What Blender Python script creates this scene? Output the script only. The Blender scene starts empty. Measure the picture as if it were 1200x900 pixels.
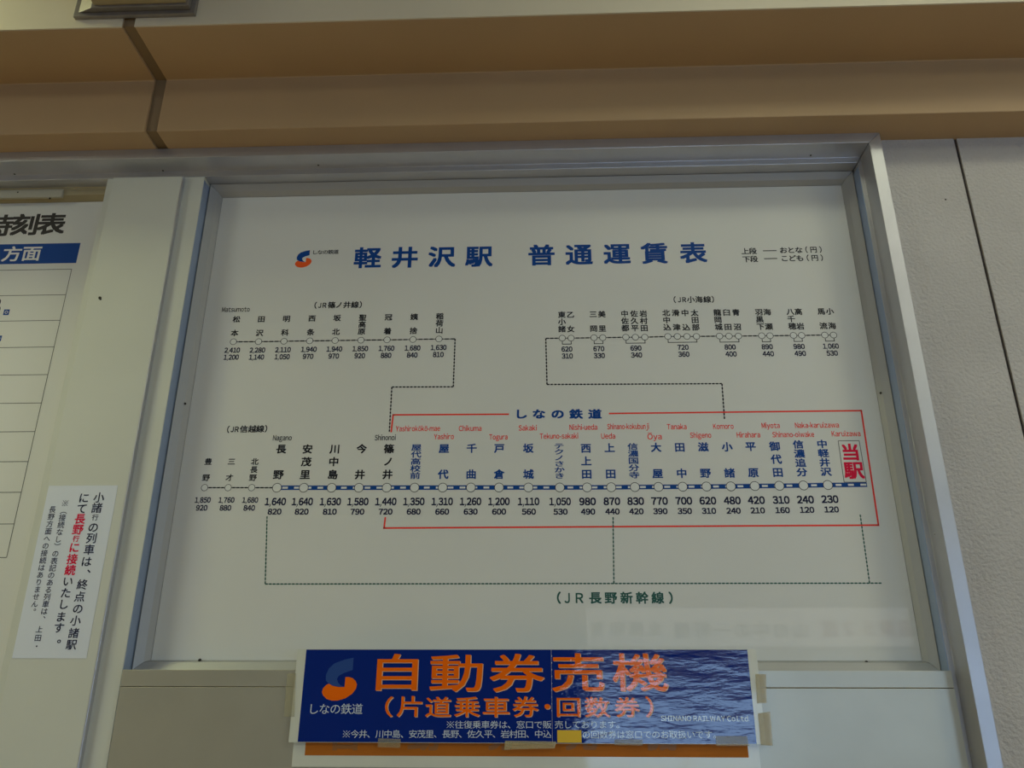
import bpy, bmesh, math, random
from mathutils import Vector, Matrix

# ------------------------------------------------------------------ camera, sky, lamps, exposure
S = bpy.context.scene
COL = S.collection
CAM_Z = 1.5
F_PX = 971.47
ROT = ((0.9992376, 0.0115890, 0.0372809),
       (0.0389298, -0.3676979, -0.9291301),
       (0.0029404, 0.9298731, -0.3678688))
cam_d = bpy.data.cameras.new('camera')
cam = bpy.data.objects.new('camera', cam_d)
COL.objects.link(cam)
cam_d.sensor_width = 36.0
cam_d.lens = F_PX / 1200 * 36
cam_d.clip_start = 0.05
M4 = Matrix(ROT).to_4x4()
M4.translation = Vector((0, 0, CAM_Z))
cam.matrix_world = M4
S.camera = cam
S.view_settings.view_transform = 'Standard'
S.view_settings.look = 'None'
S.view_settings.gamma = 1
S.view_settings.use_curve_mapping = False
S.view_settings.exposure = 0.0

W = bpy.data.worlds.new('sky')
S.world = W
W.use_nodes = True
W.node_tree.nodes['Background'].inputs[0].default_value = (0.44, 0.67, 1.0, 1)
W.node_tree.nodes['Background'].inputs[1].default_value = 7.0


def area(name, loc, rot, sx, sy, power, colour):
    l = bpy.data.lights.new(name, 'AREA')
    l.shape = 'RECTANGLE'
    l.size, l.size_y, l.energy, l.color = sx, sy, power, colour
    o = bpy.data.objects.new(name, l)
    COL.objects.link(o)
    o.location, o.rotation_euler = loc, rot
    return o


# two fluorescent ceiling lamps, added fill lights, and daylight portals at the windows
area('lamp_and_fill_light', (-2.29, 1.28, 3.70), (0, 0, 0), 0.10, 0.30, 18, (0.95, 1.0, 0.52))
area('lamp_and_fill_light', (2.0, 0.6, 3.70), (0, 0, 0), 0.3, 0.6, 6, (1.0, 0.97, 0.78))
area('lamp_and_fill_light', (-4.1, -0.6, 3.68), (0, 0, 0), 0.2, 1.2, 62, (0.96, 1.0, 0.78))  # added fill light far left, evens out the wall
area('lamp_and_fill_light', (0.9, 0.9, 3.68), (0, 0, 0), 1.2, 0.3, 5, (0.96, 1.0, 0.72))  # added fill light near the bulkhead
area('lamp_and_fill_light', (3.3, -0.7, 3.68), (0, 0, 0), 0.2, 1.2, 36, (0.98, 1.0, 0.74))  # added fill light on the far right
for wx, ww in ((1.2, 1.8), (3.8, 1.2)):
    portal = area('window_portal', (wx, -4.06, 1.475), (math.radians(90), 0, 0), ww, .95, 1, (1, 1, 1))
    portal.data.cycles.is_portal = True
for sx in (-1, 1):
    portal = area('window_portal', (sx * 5.06, -1.0, 1.65), (0, math.radians(90 * sx), 0), .9, .8, 1, (1, 1, 1))
    portal.data.cycles.is_portal = True



# ------------------------------------------------------------------ helpers
def ray(px, py):
    v = Vector(((px - 600) / F_PX, -(py - 450) / F_PX, -1))
    return Matrix(ROT) @ v


def at(px, py, Y):                      # the point of the upright plane at distance Y seen at a pixel
    d = ray(px, py)
    return d.x / d.y * Y, CAM_Z + d.z / d.y * Y


def unit(px, py, Y):                    # metres per pixel, across and up, on that plane
    a = at(px - .5, py, Y); b = at(px + .5, py, Y)
    c = at(px, py + .5, Y); d = at(px, py - .5, Y)
    return b[0] - a[0], d[1] - c[1]


MATS = {}


def mat(name, colour, rough=0.6, metal=0.0, spec=0.5, coat=0.0, coat_rough=0.05, var=0.0, var_scale=8.0,
        bump=0.0, bump_scale=100.0, bump_stretch=None, detail=3.0, alpha=1.0, trans=0.0, bump_dist=0.002):
    m = bpy.data.materials.new(name)
    m.use_nodes = True
    nt = m.node_tree
    b = nt.nodes['Principled BSDF']
    c = (*colour, 1)
    b.inputs['Base Color'].default_value = c
    b.inputs['Roughness'].default_value = rough
    b.inputs['Metallic'].default_value = metal
    b.inputs['Specular IOR Level'].default_value = spec
    b.inputs['Coat Weight'].default_value = coat
    b.inputs['Coat Roughness'].default_value = coat_rough
    b.inputs['Alpha'].default_value = alpha
    b.inputs['Transmission Weight'].default_value = trans
    if var or bump:
        g = nt.nodes.new('ShaderNodeNewGeometry')
    if var:
        n = nt.nodes.new('ShaderNodeTexNoise')
        n.inputs['Scale'].default_value = var_scale
        n.inputs['Detail'].default_value = 4
        nt.links.new(g.outputs['Position'], n.inputs['Vector'])
        r = nt.nodes.new('ShaderNodeMapRange')
        r.inputs[1].default_value = 0.3; r.inputs[2].default_value = 0.7
        r.inputs[3].default_value = 1 - var; r.inputs[4].default_value = 1 + var * 0.4
        nt.links.new(n.outputs['Fac'], r.inputs[0])
        mx = nt.nodes.new('ShaderNodeMix'); mx.data_type = 'RGBA'; mx.blend_type = 'MULTIPLY'
        mx.inputs[0].default_value = 1
        mx.inputs[6].default_value = c
        nt.links.new(r.outputs[0], mx.inputs[7])
        nt.links.new(mx.outputs[2], b.inputs['Base Color'])
    if bump:
        mp = nt.nodes.new('ShaderNodeMapping')
        if bump_stretch:
            mp.inputs['Scale'].default_value = bump_stretch
        n2 = nt.nodes.new('ShaderNodeTexNoise')
        n2.inputs['Scale'].default_value = bump_scale
        n2.inputs['Detail'].default_value = detail
        bp = nt.nodes.new('ShaderNodeBump')
        bp.inputs['Strength'].default_value = bump
        bp.inputs['Distance'].default_value = bump_dist
        nt.links.new(g.outputs['Position'], mp.inputs[0])
        nt.links.new(mp.outputs[0], n2.inputs['Vector'])
        nt.links.new(n2.outputs['Fac'], bp.inputs['Height'])
        nt.links.new(bp.outputs[0], b.inputs['Normal'])
        if coat:
            nt.links.new(bp.outputs[0], b.inputs['Coat Normal'])
    MATS[name] = m
    return m


class MB:
    """collects shapes, then links them as ONE mesh object"""

    def __init__(self):
        self.v, self.f, self.mi = [], [], []
        self.slot = 0

    def add(self, vs, fs):
        n = len(self.v)
        self.v += [tuple(p) for p in vs]
        for q in fs:
            self.f.append(tuple(i + n for i in q)); self.mi.append(self.slot)
        return self

    def box(self, x0, x1, y0, y1, z0, z1):
        return self.add([(x0, y0, z0), (x1, y0, z0), (x1, y1, z0), (x0, y1, z0),
                         (x0, y0, z1), (x1, y0, z1), (x1, y1, z1), (x0, y1, z1)],
                        [(0, 3, 2, 1), (4, 5, 6, 7), (0, 1, 5, 4), (1, 2, 6, 5), (2, 3, 7, 6), (3, 0, 4, 7)])

    def rect(self, x0, x1, z0, z1, y):
        return self.add([(x0, y, z0), (x1, y, z0), (x1, y, z1), (x0, y, z1)], [(0, 1, 2, 3)])

    def poly(self, pts, y):             # pts = (x, z), any simple polygon
        return self.add([(p[0], y, p[1]) for p in pts], [tuple(range(len(pts)))])

    def loft(self, a, b, cap=True):     # two loops of equal length
        n = len(a)
        fs = [(i, (i + 1) % n, n + (i + 1) % n, n + i) for i in range(n)]
        if cap:
            fs += [tuple(reversed(range(n))), tuple(range(n, 2 * n))]
        return self.add(list(a) + list(b), fs)

    def seg(self, p, q, w, y):          # a printed line between (x, z) points
        d = Vector((q[0] - p[0], q[1] - p[1]))
        if d.length < 1e-7:
            return self
        d.normalize()
        n = Vector((-d.y, d.x)) * w / 2
        return self.add([(p[0] - n.x, y, p[1] - n.y), (q[0] - n.x, y, q[1] - n.y),
                         (q[0] + n.x, y, q[1] + n.y), (p[0] + n.x, y, p[1] + n.y)], [(0, 1, 2, 3)])

    def dashes(self, p, q, w, y, on, off):
        L = math.dist(p, q)
        n = max(1, round((L + off) / (on + off)))
        per = (L + off) / n
        k = on / (on + off) * per
        for i in range(n):
            a = i * per / L; b = min(1, (i * per + k) / L)
            self.seg((p[0] + (q[0] - p[0]) * a, p[1] + (q[1] - p[1]) * a),
                     (p[0] + (q[0] - p[0]) * b, p[1] + (q[1] - p[1]) * b), w, y)
        return self

    def disc(self, x, z, r, y, n=28):
        return self.poly([(x + r * math.cos(2 * math.pi * i / n), z + r * math.sin(2 * math.pi * i / n)) for i in range(n)], y)

    def ring(self, x, z, r0, r1, y, n=28):
        vs = []
        for r in (r0, r1):
            vs += [(x + r * math.cos(2 * math.pi * i / n), y, z + r * math.sin(2 * math.pi * i / n)) for i in range(n)]
        return self.add(vs, [(i, (i + 1) % n, n + (i + 1) % n, n + i) for i in range(n)])

    def cyl(self, c, axis, r, h, n=14, r2=None):
        a = Vector(axis).normalized()
        u = a.orthogonal().normalized(); v = a.cross(u)
        r2 = r if r2 is None else r2
        c = Vector(c)
        lo = [c + u * r * math.cos(2 * math.pi * i / n) + v * r * math.sin(2 * math.pi * i / n) for i in range(n)]
        hi = [c + a * h + u * r2 * math.cos(2 * math.pi * i / n) + v * r2 * math.sin(2 * math.pi * i / n) for i in range(n)]
        return self.loft(lo, hi)

    def build(self, name, mats, parent=None, bevel=0.0, label=None, fix=True):
        me = bpy.data.meshes.new(name)
        me.from_pydata(self.v, [], self.f)
        for m in (mats if isinstance(mats, (list, tuple)) else [mats]):
            me.materials.append(m)
        me.polygons.foreach_set('material_index', self.mi)
        if fix:
            bm = bmesh.new(); bm.from_mesh(me)
            bmesh.ops.recalc_face_normals(bm, faces=bm.faces)
            bm.to_mesh(me); bm.free()
        o = bpy.data.objects.new(name, me)
        COL.objects.link(o)
        if parent:
            o.parent = parent
            o.matrix_parent_inverse = parent.matrix_world.inverted()
        if bevel:
            b = o.modifiers.new('edge', 'BEVEL')
            b.width, b.segments, b.limit_method = bevel, 2, 'ANGLE'
        if label:
            o['label'] = label
        return o


def tag(o, label, cat, group=None):
    o['label'] = label; o['category'] = cat
    if group:
        o['group'] = group
    return o


def struct(o):
    o['kind'] = 'structure'
    return o


# ------------------------------------------------------------------ lettering
_g = {}


def kome():
    vs, fs = [], []
    def quad(p, q, w):
        d = Vector((q[0] - p[0], q[1] - p[1])).normalized(); n = Vector((-d.y, d.x)) * w / 2
        k = len(vs)
        vs.extend([(p[0] - n.x, p[1] - n.y, 0), (q[0] - n.x, q[1] - n.y, 0), (q[0] + n.x, q[1] + n.y, 0), (p[0] + n.x, p[1] + n.y, 0)])
        fs.append((k, k + 1, k + 2, k + 3))
    quad((.12, 0), (.88, .76), .055); quad((.12, .76), (.48, .40), .055); quad((.52, .36), (.88, 0), .055)
    for x, y in ((.5, .70), (.5, .06), (.18, .38), (.82, .38)):
        quad((x - .055, y), (x + .055, y), .11)
    return vs, fs


def glyph(s, bold=0.0):
    k = (s, bold)
    if s == '※' and k not in _g:
        _g[k] = kome()
    if k not in _g:
        c = bpy.data.curves.new('lettering', 'FONT')
        c.body = s; c.size = 1.0; c.resolution_u = 3
        o = bpy.data.objects.new('lettering', c)
        me = bpy.data.meshes.new_from_object(o)
        v0 = [(v.co.x, v.co.y) for v in me.vertices]
        f0 = [tuple(p.vertices) for p in me.polygons]
        bpy.data.objects.remove(o); bpy.data.curves.remove(c); bpy.data.meshes.remove(me)
        vs, fs = [], []                                    # heavier strokes: the outline widened to both sides
        for dx, dy in (((0, 0), (1, 1), (-1, 1), (1, -1), (-1, -1)) if bold else ((0, 0),)):
            n = len(vs)
            lay = len(vs) // max(1, len(v0)) * 3e-5        # each widened copy a hair further out
            vs += [(x + dx * bold, y + dy * bold, lay) for x, y in v0]
            fs += [tuple(i + n for i in q) for q in f0]
        _g[k] = (vs, fs)
    return _g[k]


def bbox(vs):
    xs = [v[0] for v in vs]; ys = [v[1] for v in vs]
    return min(xs), max(xs), min(ys), max(ys)


_b = bbox(glyph('国')[0])
EM_CX, EM_CY, EM_W, EM_H = (_b[0] + _b[1]) / 2, (_b[2] + _b[3]) / 2, (_b[1] - _b[0]) * 1.06, (_b[3] - _b[2]) * 1.04


def kanji(mb, ch, X, Z, w, h, y, bold=0.0, turn=False):
    """one full-width character of printed size w x h centred at X, Z"""
    vs, fs = glyph(ch, bold)
    sx, sz = w / EM_W, h / EM_H
    if turn:                                                # upright brackets of vertical text lie on their side
        mb.add([(X + (v[1] - EM_CY) * sx, y - v[2], Z - (v[0] - EM_CX) * sz) for v in vs], fs)
    else:
        cx = EM_CX
        if ch in '（）':                                    # brackets are placed by their ink
            q = bbox(vs); cx = (q[0] + q[1]) / 2
        mb.add([(X + (v[0] - cx) * sx, y - v[2], Z + (v[1] - EM_CY) * sz) for v in vs], fs)


def row(mb, s, X0, X1, Z0, Z1, w, h, y, bold=0.0):
    """characters spread evenly, the first centred at X0, Z0 and the last at X1, Z1"""
    n = len(s)
    for i, ch in enumerate(s):
        t = i / (n - 1) if n > 1 else 0
        if ch != ' ':
            kanji(mb, ch, X0 + (X1 - X0) * t, Z0 + (Z1 - Z0) * t, w, h, y, bold)


CAP = bbox(glyph('Ｈ')[0])[3]


WIDE = {c: chr(0xFF10 + int(c)) for c in '0123456789'}


def number(mb, s, X, Z, h, y, w, bold=0.0):
    """a fare figure with a flagged 1, drawn digit by digit in even cells"""
    z0 = bbox(glyph('０')[0])
    H, Wd = z0[3] - z0[2], z0[1] - z0[0]
    cell, comma = Wd * 1.13, Wd * .5
    out, faces, pen = [], [], 0.0
    for c in s:
        n = len(out)
        if c == ',':
            a = pen + comma * .5 - Wd * .1
            out += [(a, 0, 0), (a + Wd * .2, 0, 0), (a + Wd * .2, H * .17, 0), (a, H * .17, 0),
                    (a + Wd * .2, 0, 0), (a - Wd * .02, -H * .26, 0), (a - Wd * .16, -H * .26, 0), (a + Wd * .02, 0, 0)]
            faces += [(n, n + 1, n + 2, n + 3), (n + 5, n + 4, n + 7, n + 6)]
            pen += comma
        else:
            vs, fs = glyph(WIDE[c], bold)
            q = bbox(vs)
            mid = (q[0] + q[1]) / 2
            out += [(pen + cell / 2 + v[0] - mid, v[1] - z0[2], v[2]) for v in vs]
            faces += [tuple(i + n for i in f) for f in fs]
            pen += cell
    k, kx = h / H, w / (pen - (cell - Wd))
    mb.add([(X + (v[0] - pen / 2) * kx, y - v[2], Z + (v[1] - H / 2) * k) for v in out], faces)


def latin(mb, s, X, Z, h, y, w=None, bold=0.0):
    """a word with capitals h high, its cap-height centre at Z, centred at X, w wide"""
    vs, fs, pen = [], [], 0.0
    for c in s:
        n = len(vs)
        if c == ' ':
            pen += .26; continue
        if c in '-.':
            q = ((0, .20), (.27, .20), (.27, .31), (0, .31)) if c == '-' else ((0, 0), (.09, 0), (.09, .09), (0, .09))
            vs += [(pen + x, y_, 0) for x, y_ in q]
            fs.append((n, n + 1, n + 2, n + 3))
            pen += q[1][0] + .09; continue
        base = {'ō': 'o', 'Ō': 'O'}.get(c, c)
        gv, gf = glyph(chr(ord(base) + 0xFEE0), bold)
        q = bbox(gv)
        vs += [(pen + v[0] - q[0], v[1], v[2]) for v in gv]
        fs += [tuple(i + n for i in f) for f in gf]
        if base != c:                                       # the long mark over the vowel
            m_ = len(vs); t = q[3] + .07
            vs += [(pen + .06, t, 0), (pen + q[1] - q[0] - .06, t, 0), (pen + q[1] - q[0] - .06, t + .07, 0), (pen + .06, t + .07, 0)]
            fs.append((m_, m_ + 1, m_ + 2, m_ + 3))
        pen += q[1] - q[0] + .075
    x0, x1, _, _ = bbox(vs)
    k = h / CAP
    kx = w / (x1 - x0) if w else k
    mb.add([(X + (v[0] - (x0 + x1) / 2) * kx, y - v[2], Z + (v[1] - CAP / 2) * k) for v in vs], fs)


# ------------------------------------------------------------------ materials
cream = mat('tan_paint', (0.48, 0.315, 0.165), 0.55, var=0.05, var_scale=3)
pale = mat('pale_upper_face', (0.70, 0.61, 0.46), 0.6, var=0.04, var_scale=3)  # separate paler colour for the front of the upper fascia
sealant = mat('joint_sealant', (0.24, 0.16, 0.085), 0.8)
stucco = mat('white_stucco', (0.58, 0.54, 0.505), 0.8, var=0.07, var_scale=5, bump=0.9, bump_scale=120, detail=4, bump_dist=0.006)
alu = mat('anodised_aluminium', (0.58, 0.58, 0.61), 0.40, metal=0.75, var=0.06, var_scale=9)
alu_matt = mat('matt_aluminium', (0.42, 0.42, 0.42), 0.5, metal=0.35)
alu_sheen = mat('aluminium_painted_sheen', (0.40, 0.50, 0.70), 0.4, metal=0.6)  # daylight reflected by the rail sides, painted in as a blue base colour
white_metal = mat('white_painted_metal', (0.66, 0.66, 0.58), 0.45, var=0.04, var_scale=4)
grey_metal = mat('grey_painted_metal', (0.55, 0.52, 0.42), 0.36, metal=0.45, var=0.07, var_scale=6, bump=0.05, bump_scale=35)
paper = mat('poster_paper', (0.76, 0.75, 0.70), 0.5, coat=0.8, coat_rough=0.02, var=0.03, var_scale=2.5)
paper_left = mat('timetable_paper', (0.72, 0.71, 0.66), 0.5, coat=0.2)
old_paper = mat('old_paper', (0.46, 0.43, 0.34), 0.7)
white_ink = mat('white_ink', (0.78, 0.78, 0.74), 0.5, coat=0.3)
notice_paper = mat('notice_paper', (0.74, 0.77, 0.84), 0.55)
black_ink = mat('black_ink', (0.010, 0.010, 0.014), 0.55, spec=0.25)
navy_ink = mat('navy_ink', (0.008, 0.010, 0.045), 0.55, spec=0.25)
blue_ink = mat('blue_ink', (0.003, 0.058, 0.28), 0.5, spec=0.2)
red_ink = mat('red_ink', (0.92, 0.055, 0.035), 0.5, spec=0.2)
crimson_ink = mat('crimson_ink', (0.76, 0.003, 0.05), 0.5, spec=0.2)
orange_ink = mat('orange_ink', (0.95, 0.12, 0.02), 0.5, spec=0.2)
green_ink = mat('green_ink', (0.008, 0.09, 0.06), 0.5)
grey_ink = mat('grey_ink', (0.10, 0.10, 0.09), 0.6)
brown_ink = mat('brown_black_ink', (0.025, 0.02, 0.017), 0.6)
dark_screw = mat('dark_screw', (0.03, 0.025, 0.02), 0.5, metal=0.6)
wood_cream = mat('yellowed_strip', (0.40, 0.33, 0.19), 0.7, var=0.1, var_scale=14)

WAVE = dict(bump=0.6, bump_scale=20, bump_stretch=(0.7, 1, 2.6), detail=5.0, bump_dist=0.002)
ban_blue = mat('banner_blue', (0.003, 0.022, 0.21), 0.5, spec=0.0, coat=1.0, coat_rough=0.03, bump=0.15, bump_scale=25, bump_dist=0.001)
ban_blue_w = mat('banner_blue_wavy', (0.003, 0.022, 0.21), 0.5, spec=0.0, coat=1.0, coat_rough=0.03, **WAVE)
ban_orange = mat('banner_orange', (0.98, 0.165, 0.005), 0.5, spec=0.0, coat=1.0, coat_rough=0.03, bump=0.15, bump_scale=25, bump_dist=0.001)
ban_orange_w = mat('banner_orange_wavy', (0.98, 0.165, 0.005), 0.5, spec=0.0, coat=1.0, coat_rough=0.03, **WAVE)
ban_edge = mat('banner_letter_edge', (0.85, 0.55, 0.32), 0.5)
ban_white = mat('banner_white', (0.62, 0.69, 0.76), 0.5)
ban_white_w = mat('banner_white_wavy', (0.62, 0.69, 0.76), 0.5, spec=0.0, coat=1.0, coat_rough=0.03, **WAVE)
ban_logo = mat('banner_logo_blue', (0.004, 0.055, 0.27), 0.5, coat=1.0, coat_rough=0.03)
ban_paper = mat('laminate_margin', (0.70, 0.70, 0.60), 0.35, coat=0.5)
old_orange = mat('faded_orange', (0.50, 0.15, 0.012), 0.6, spec=0.2, var=0.06, var_scale=20)
old_letter = mat('faded_lettering', (0.34, 0.13, 0.022), 0.5)
yellow = mat('yellow_sticker', (0.80, 0.50, 0.01), 0.5)
tape = mat('yellowed_tape', (0.62, 0.52, 0.28), 0.22, alpha=0.42, bump=0.5, bump_scale=90)
tape_clear = mat('clear_tape', (0.55, 0.50, 0.30), 0.2, alpha=0.22, bump=0.4, bump_scale=90)
fixture_metal = mat('grey_fitting_metal', (0.30, 0.27, 0.25), 0.42, metal=0.5, var=0.12, var_scale=30)
fixture_body = mat('cream_fitting_cover', (0.35, 0.27, 0.14), 0.5)
floor_m = mat('floor_tile', (0.50, 0.36, 0.17), 0.6, var=0.12, var_scale=2)
room_m = mat('room_wall', (0.30, 0.25, 0.18), 0.8)
front_m = mat('dark_front_wall', (0.10, 0.085, 0.065), 0.8)
ceil_m = mat('ceiling_board', (0.5, 0.48, 0.42), 0.9)

# ------------------------------------------------------------------ depths (metres from the camera's upright plane)
Y_POST, Y_BEV, Y_RAIL, Y_OUT, Y_WALL = 2.000, 1.974, 1.937, 1.874, 1.9075
Y_PAN, Y_LOW, Y_BAN = 1.9236, 1.930, 1.9255
Y_F2, Y_F1 = 1.800, 1.605
Z_B = CAM_Z + 1.4620            # underside of the lower fascia, top of the frame
Z_F = CAM_Z + 1.6365            # underside of the upper fascia
CEIL = 3.72
PX0, PX1 = -0.921, 0.8465       # fare table sheet
PZ0, PZ1 = CAM_Z + 0.109, CAM_Z + 1.3825
BX0, BX1 = -0.955, 0.8745       # front edge of the bevel
BZ0, BZ1 = CAM_Z + 0.0865, CAM_Z + 1.4118
OX0, OX1 = 0.8855, 0.9180       # front face of the right frame member
ZS = CAM_Z + 1.4305             # soffit of the top rail
STX0 = -1.0071                  # where the stile disappears behind the white cover panel
XL = -2.6                       # left end of what is built

# ------------------------------------------------------------------ the room
struct(MB().box(-5, 5, -4.0, 2.2, -0.1, 0.0).build('floor', floor_m))
struct(MB().box(-5, 5, -4.0, 2.2, CEIL, CEIL + 0.1).build('ceiling', ceil_m))
for sx, nm, k in ((-1, 'wall_left', 3), (1, 'wall_right', 4)):
    m = MB()
    xa, xb = sorted((sx * 5.1, sx * 5.0))
    SY0, SY1, SZ0, SZ1 = -1.4, -0.6, 1.2, 2.1  # side openings added to bring bluish daylight onto the frame
    m.box(xa, xb, -4.0, 2.2, 0, SZ0).box(xa, xb, -4.0, 2.2, SZ1, CEIL)
    m.box(xa, xb, -4.0, SY0, SZ0, SZ1).box(xa, xb, SY1, 2.2, SZ0, SZ1)
    struct(m.build(nm, room_m))
    m = MB()
    xa, xb = sorted((sx * 5.09, sx * 4.98))
    m.box(xa, xb, SY0, SY0 + .04, SZ0, SZ1).box(xa, xb, SY1 - .04, SY1, SZ0, SZ1)
    m.box(xa, xb, SY0 + .04, SY1 - .04, SZ0, SZ0 + .04).box(xa, xb, SY0 + .04, SY1 - .04, SZ1 - .04, SZ1)
    struct(m.build('window_%d' % k, white_metal, bevel=0.003))
WINS = ((0.3, 2.1), (3.2, 4.4))
WZ0, WZ1 = 1.0, 1.95
m = MB()
m.box(-5, 5, -4.1, -4.0, 0, WZ0).box(-5, 5, -4.1, -4.0, WZ1, CEIL)
for x0, x1 in ((-5, WINS[0][0]), (WINS[0][1], WINS[1][0]), (WINS[1][1], 5)):
    m.box(x0, x1, -4.1, -4.0, WZ0, WZ1)
struct(m.build('wall_front', front_m))
for i, (x0, x1) in enumerate(WINS):
    m = MB()
    m.box(x0, x0 + .04, -4.09, -3.98, WZ0, WZ1).box(x1 - .04, x1, -4.09, -3.98, WZ0, WZ1)
    m.box(x0 + .04, x1 - .04, -4.09, -3.98, WZ1 - .04, WZ1).box(x0 + .04, x1 - .04, -4.09, -3.98, WZ0, WZ0 + .04)
    m.box((x0 + x1) / 2 - .015, (x0 + x1) / 2 + .015, -4.07, -4.02, WZ0 + .04, WZ1 - .04)
    struct(m.build('window_%d' % (i + 1), alu, bevel=0.003))

# back wall: hidden backing behind the display case, stucco slabs with an open joint on the right
struct(MB().box(-5, OX1 - 0.02, 2.010, 2.2, 0, CEIL).build('wall_back', room_m))
ja = at(1118.5, 168, Y_WALL); jb = at(1182, 420, Y_WALL)
JX = (ja[0] + jb[0]) / 2
JW = 0.0042
m = MB()
for x0, x1 in ((OX1 - 0.021, JX - JW), (JX + JW, 5)):
    m.box(x0, x1, Y_WALL, 2.2, 0, Z_B + 0.02)
struct(m.build('wall_back_stucco', stucco))
struct(MB().box(JX - JW - .001, JX + JW + .001, Y_WALL + 0.006, Y_WALL + .05, 0, Z_B + 0.02).build('trim_1', mat('dark_joint', (0.055, 0.04, 0.035), 0.8)))
p = at(1108, 234, Y_WALL)
struct(MB().cyl((p[0], Y_WALL + .001, p[1]), (0, -1, 0), 0.0022, 0.002).build('trim_2', dark_screw))

# stepped bulkhead of two fascias, cut by a joint
G0, G1 = at(181, 96, Y_F2)[0], at(194.5, 96, Y_F2)[0]
for i, (x0, x1) in enumerate(((-5, G0), (G1, 5))):
    m = MB()
    prof = [(Y_F1 + .004, CEIL), (Y_F1 + .004, Z_F), (Y_F2, Z_F), (Y_F2, Z_B), (2.19, Z_B), (2.19, CEIL)]
    m.loft([(x0, a, b) for a, b in prof], [(x1, a, b) for a, b in prof])
    struct(m.build('trim_%d' % (3 + i), cream, bevel=0.0025))
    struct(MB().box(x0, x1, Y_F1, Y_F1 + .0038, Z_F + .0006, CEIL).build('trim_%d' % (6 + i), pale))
d = 0.007
prof = [(Y_F1 + d, CEIL), (Y_F1 + d, Z_F + d), (Y_F2 + d, Z_F + d), (Y_F2 + d, Z_B + d), (2.19, Z_B + d), (2.19, CEIL)]
m = MB()
m.loft([(G0 - .002, a, b) for a, b in prof], [(G1 + .002, a, b) for a, b in prof])
struct(m.build('trim_5', sealant))

# fitting on the upper fascia, cut by the top of the frame
fa = at(85, 20.5, Y_F1 - .012); fb = at(228, 14.5, Y_F1 - .012)
fx0, fx1, fz0 = fa[0], fb[0], (fa[1] + fb[1]) / 2
ia = at(106, 10.5, Y_F1 - .035); ib = at(221, 4, Y_F1 - .035)
ix0, ix1, iz0 = ia[0], ib[0], (ia[1] + ib[1]) / 2
FH = 0.34
fit = bpy.data.objects.new('wall_fitting', None); COL.objects.link(fit)
fit.location = ((fx0 + fx1) / 2, Y_F1, fz0)
bpy.context.view_layer.update()
m = MB()
m.box(fx0, fx1, Y_F1 - .012, Y_F1 - .0005, fz0, fz0 + FH)
e = .012
m.loft([(fx0 + e, Y_F1 - .012, fz0 + e), (fx1 - e, Y_F1 - .012, fz0 + e), (fx1 - e, Y_F1 - .012, fz0 + FH - e), (fx0 + e, Y_F1 - .012, fz0 + FH - e)],
       [(ix0, Y_F1 - .035, iz0), (ix1, Y_F1 - .035, iz0), (ix1, Y_F1 - .035, fz0 + FH - (iz0 - fz0)), (ix0, Y_F1 - .035, fz0 + FH - (iz0 - fz0))])
m.build('flange', fixture_metal, fit, bevel=.0015, label='dull grey metal flange')
MB().box(ix0 + .006, ix1 - .006, Y_F1 - .13, Y_F1 - .034, iz0 + .006, fz0 + FH - .03).build('cover', fixture_body, fit, bevel=.004)
tag(fit, 'grey flanged metal box fitting with cream cover high on the tan fascia', 'fitting')

# ------------------------------------------------------------------ aluminium display case
case = bpy.data.objects.new('display_case', None); COL.objects.link(case)
case.location = (0, Y_WALL, CAM_Z - 0.4)
bpy.context.view_layer.update()
tag(case, 'aluminium framed wall display case holding the fare table and the timetable', 'display case')
ZLOW = CAM_Z - 0.40
# top member: front face, soffit, lower step
m = MB()
prof = [(Y_OUT, Z_B), (Y_OUT, ZS), (Y_RAIL, ZS), (Y_RAIL, BZ1), (2.009, BZ1), (2.009, Z_B)]
m.add([(XL, a, b) for a, b in prof], [])
n = len(prof)
ends = [(OX1 + (0.0), prof[0][0], prof[0][1]), (OX0, prof[1][0], prof[1][1]), (OX0, prof[2][0], prof[2][1]),
        (BX1, prof[3][0], prof[3][1]), (BX1, prof[4][0], prof[4][1]), (OX1, prof[5][0], prof[5][1])]
m.add(ends, [])
m.f += [(i, (i + 1) % n, n + (i + 1) % n, n + i) for i in range(n)] + [tuple(range(n)), tuple(range(n, 2 * n))]
m.mi += [0] * (n + 2)
top = m.build('top_rail', alu, case, bevel=0.0012)
# right member, mitred to it
m = MB()
prof = [(OX1, Y_OUT), (OX0, Y_OUT), (OX0, Y_RAIL), (BX1, Y_RAIL), (BX1, 2.009), (OX1, 2.009)]
tops = [Z_B, ZS, ZS, BZ1, BZ1, Z_B]
gap = 0.0006
m.add([(a + gap, b, t - gap) for (a, b), t in zip(prof, tops)], [])
m.add([(a + gap, b, ZLOW) for a, b in prof], [])
m.f += [(i, (i + 1) % n, n + (i + 1) % n, n + i) for i in range(n)] + [tuple(range(n)), tuple(range(n, 2 * n))]
m.mi += [0] * (n + 2)
right = m.build('side_rail', alu, case, bevel=0.0012)
# inner side strips, their blue reflection put into the colour
m = MB()
m.box(BX1 - .0008, BX1 + .0004, Y_RAIL + .002, Y_BEV + .002, BZ0, BZ1 - .012)
m.build('edge_strip', alu_sheen, case, label='metal strip with painted bluish sheen')
# stile between the two sheets
m = MB()
m.box(-1.2335, BX0 + .002, Y_RAIL, 1.9995, ZLOW, BZ1 - .0005)
stile = m.build('stile', white_metal, case, bevel=0.001, label='off-white stile between the two posters')
m = MB()
m.box(BX0 + .0018, BX0 + .003, Y_RAIL + .001, Y_BEV + .002, BZ0, BZ1 - .012)
m.build('edge_strip', alu_sheen, case, label='metal strip with painted bluish sheen')
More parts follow.
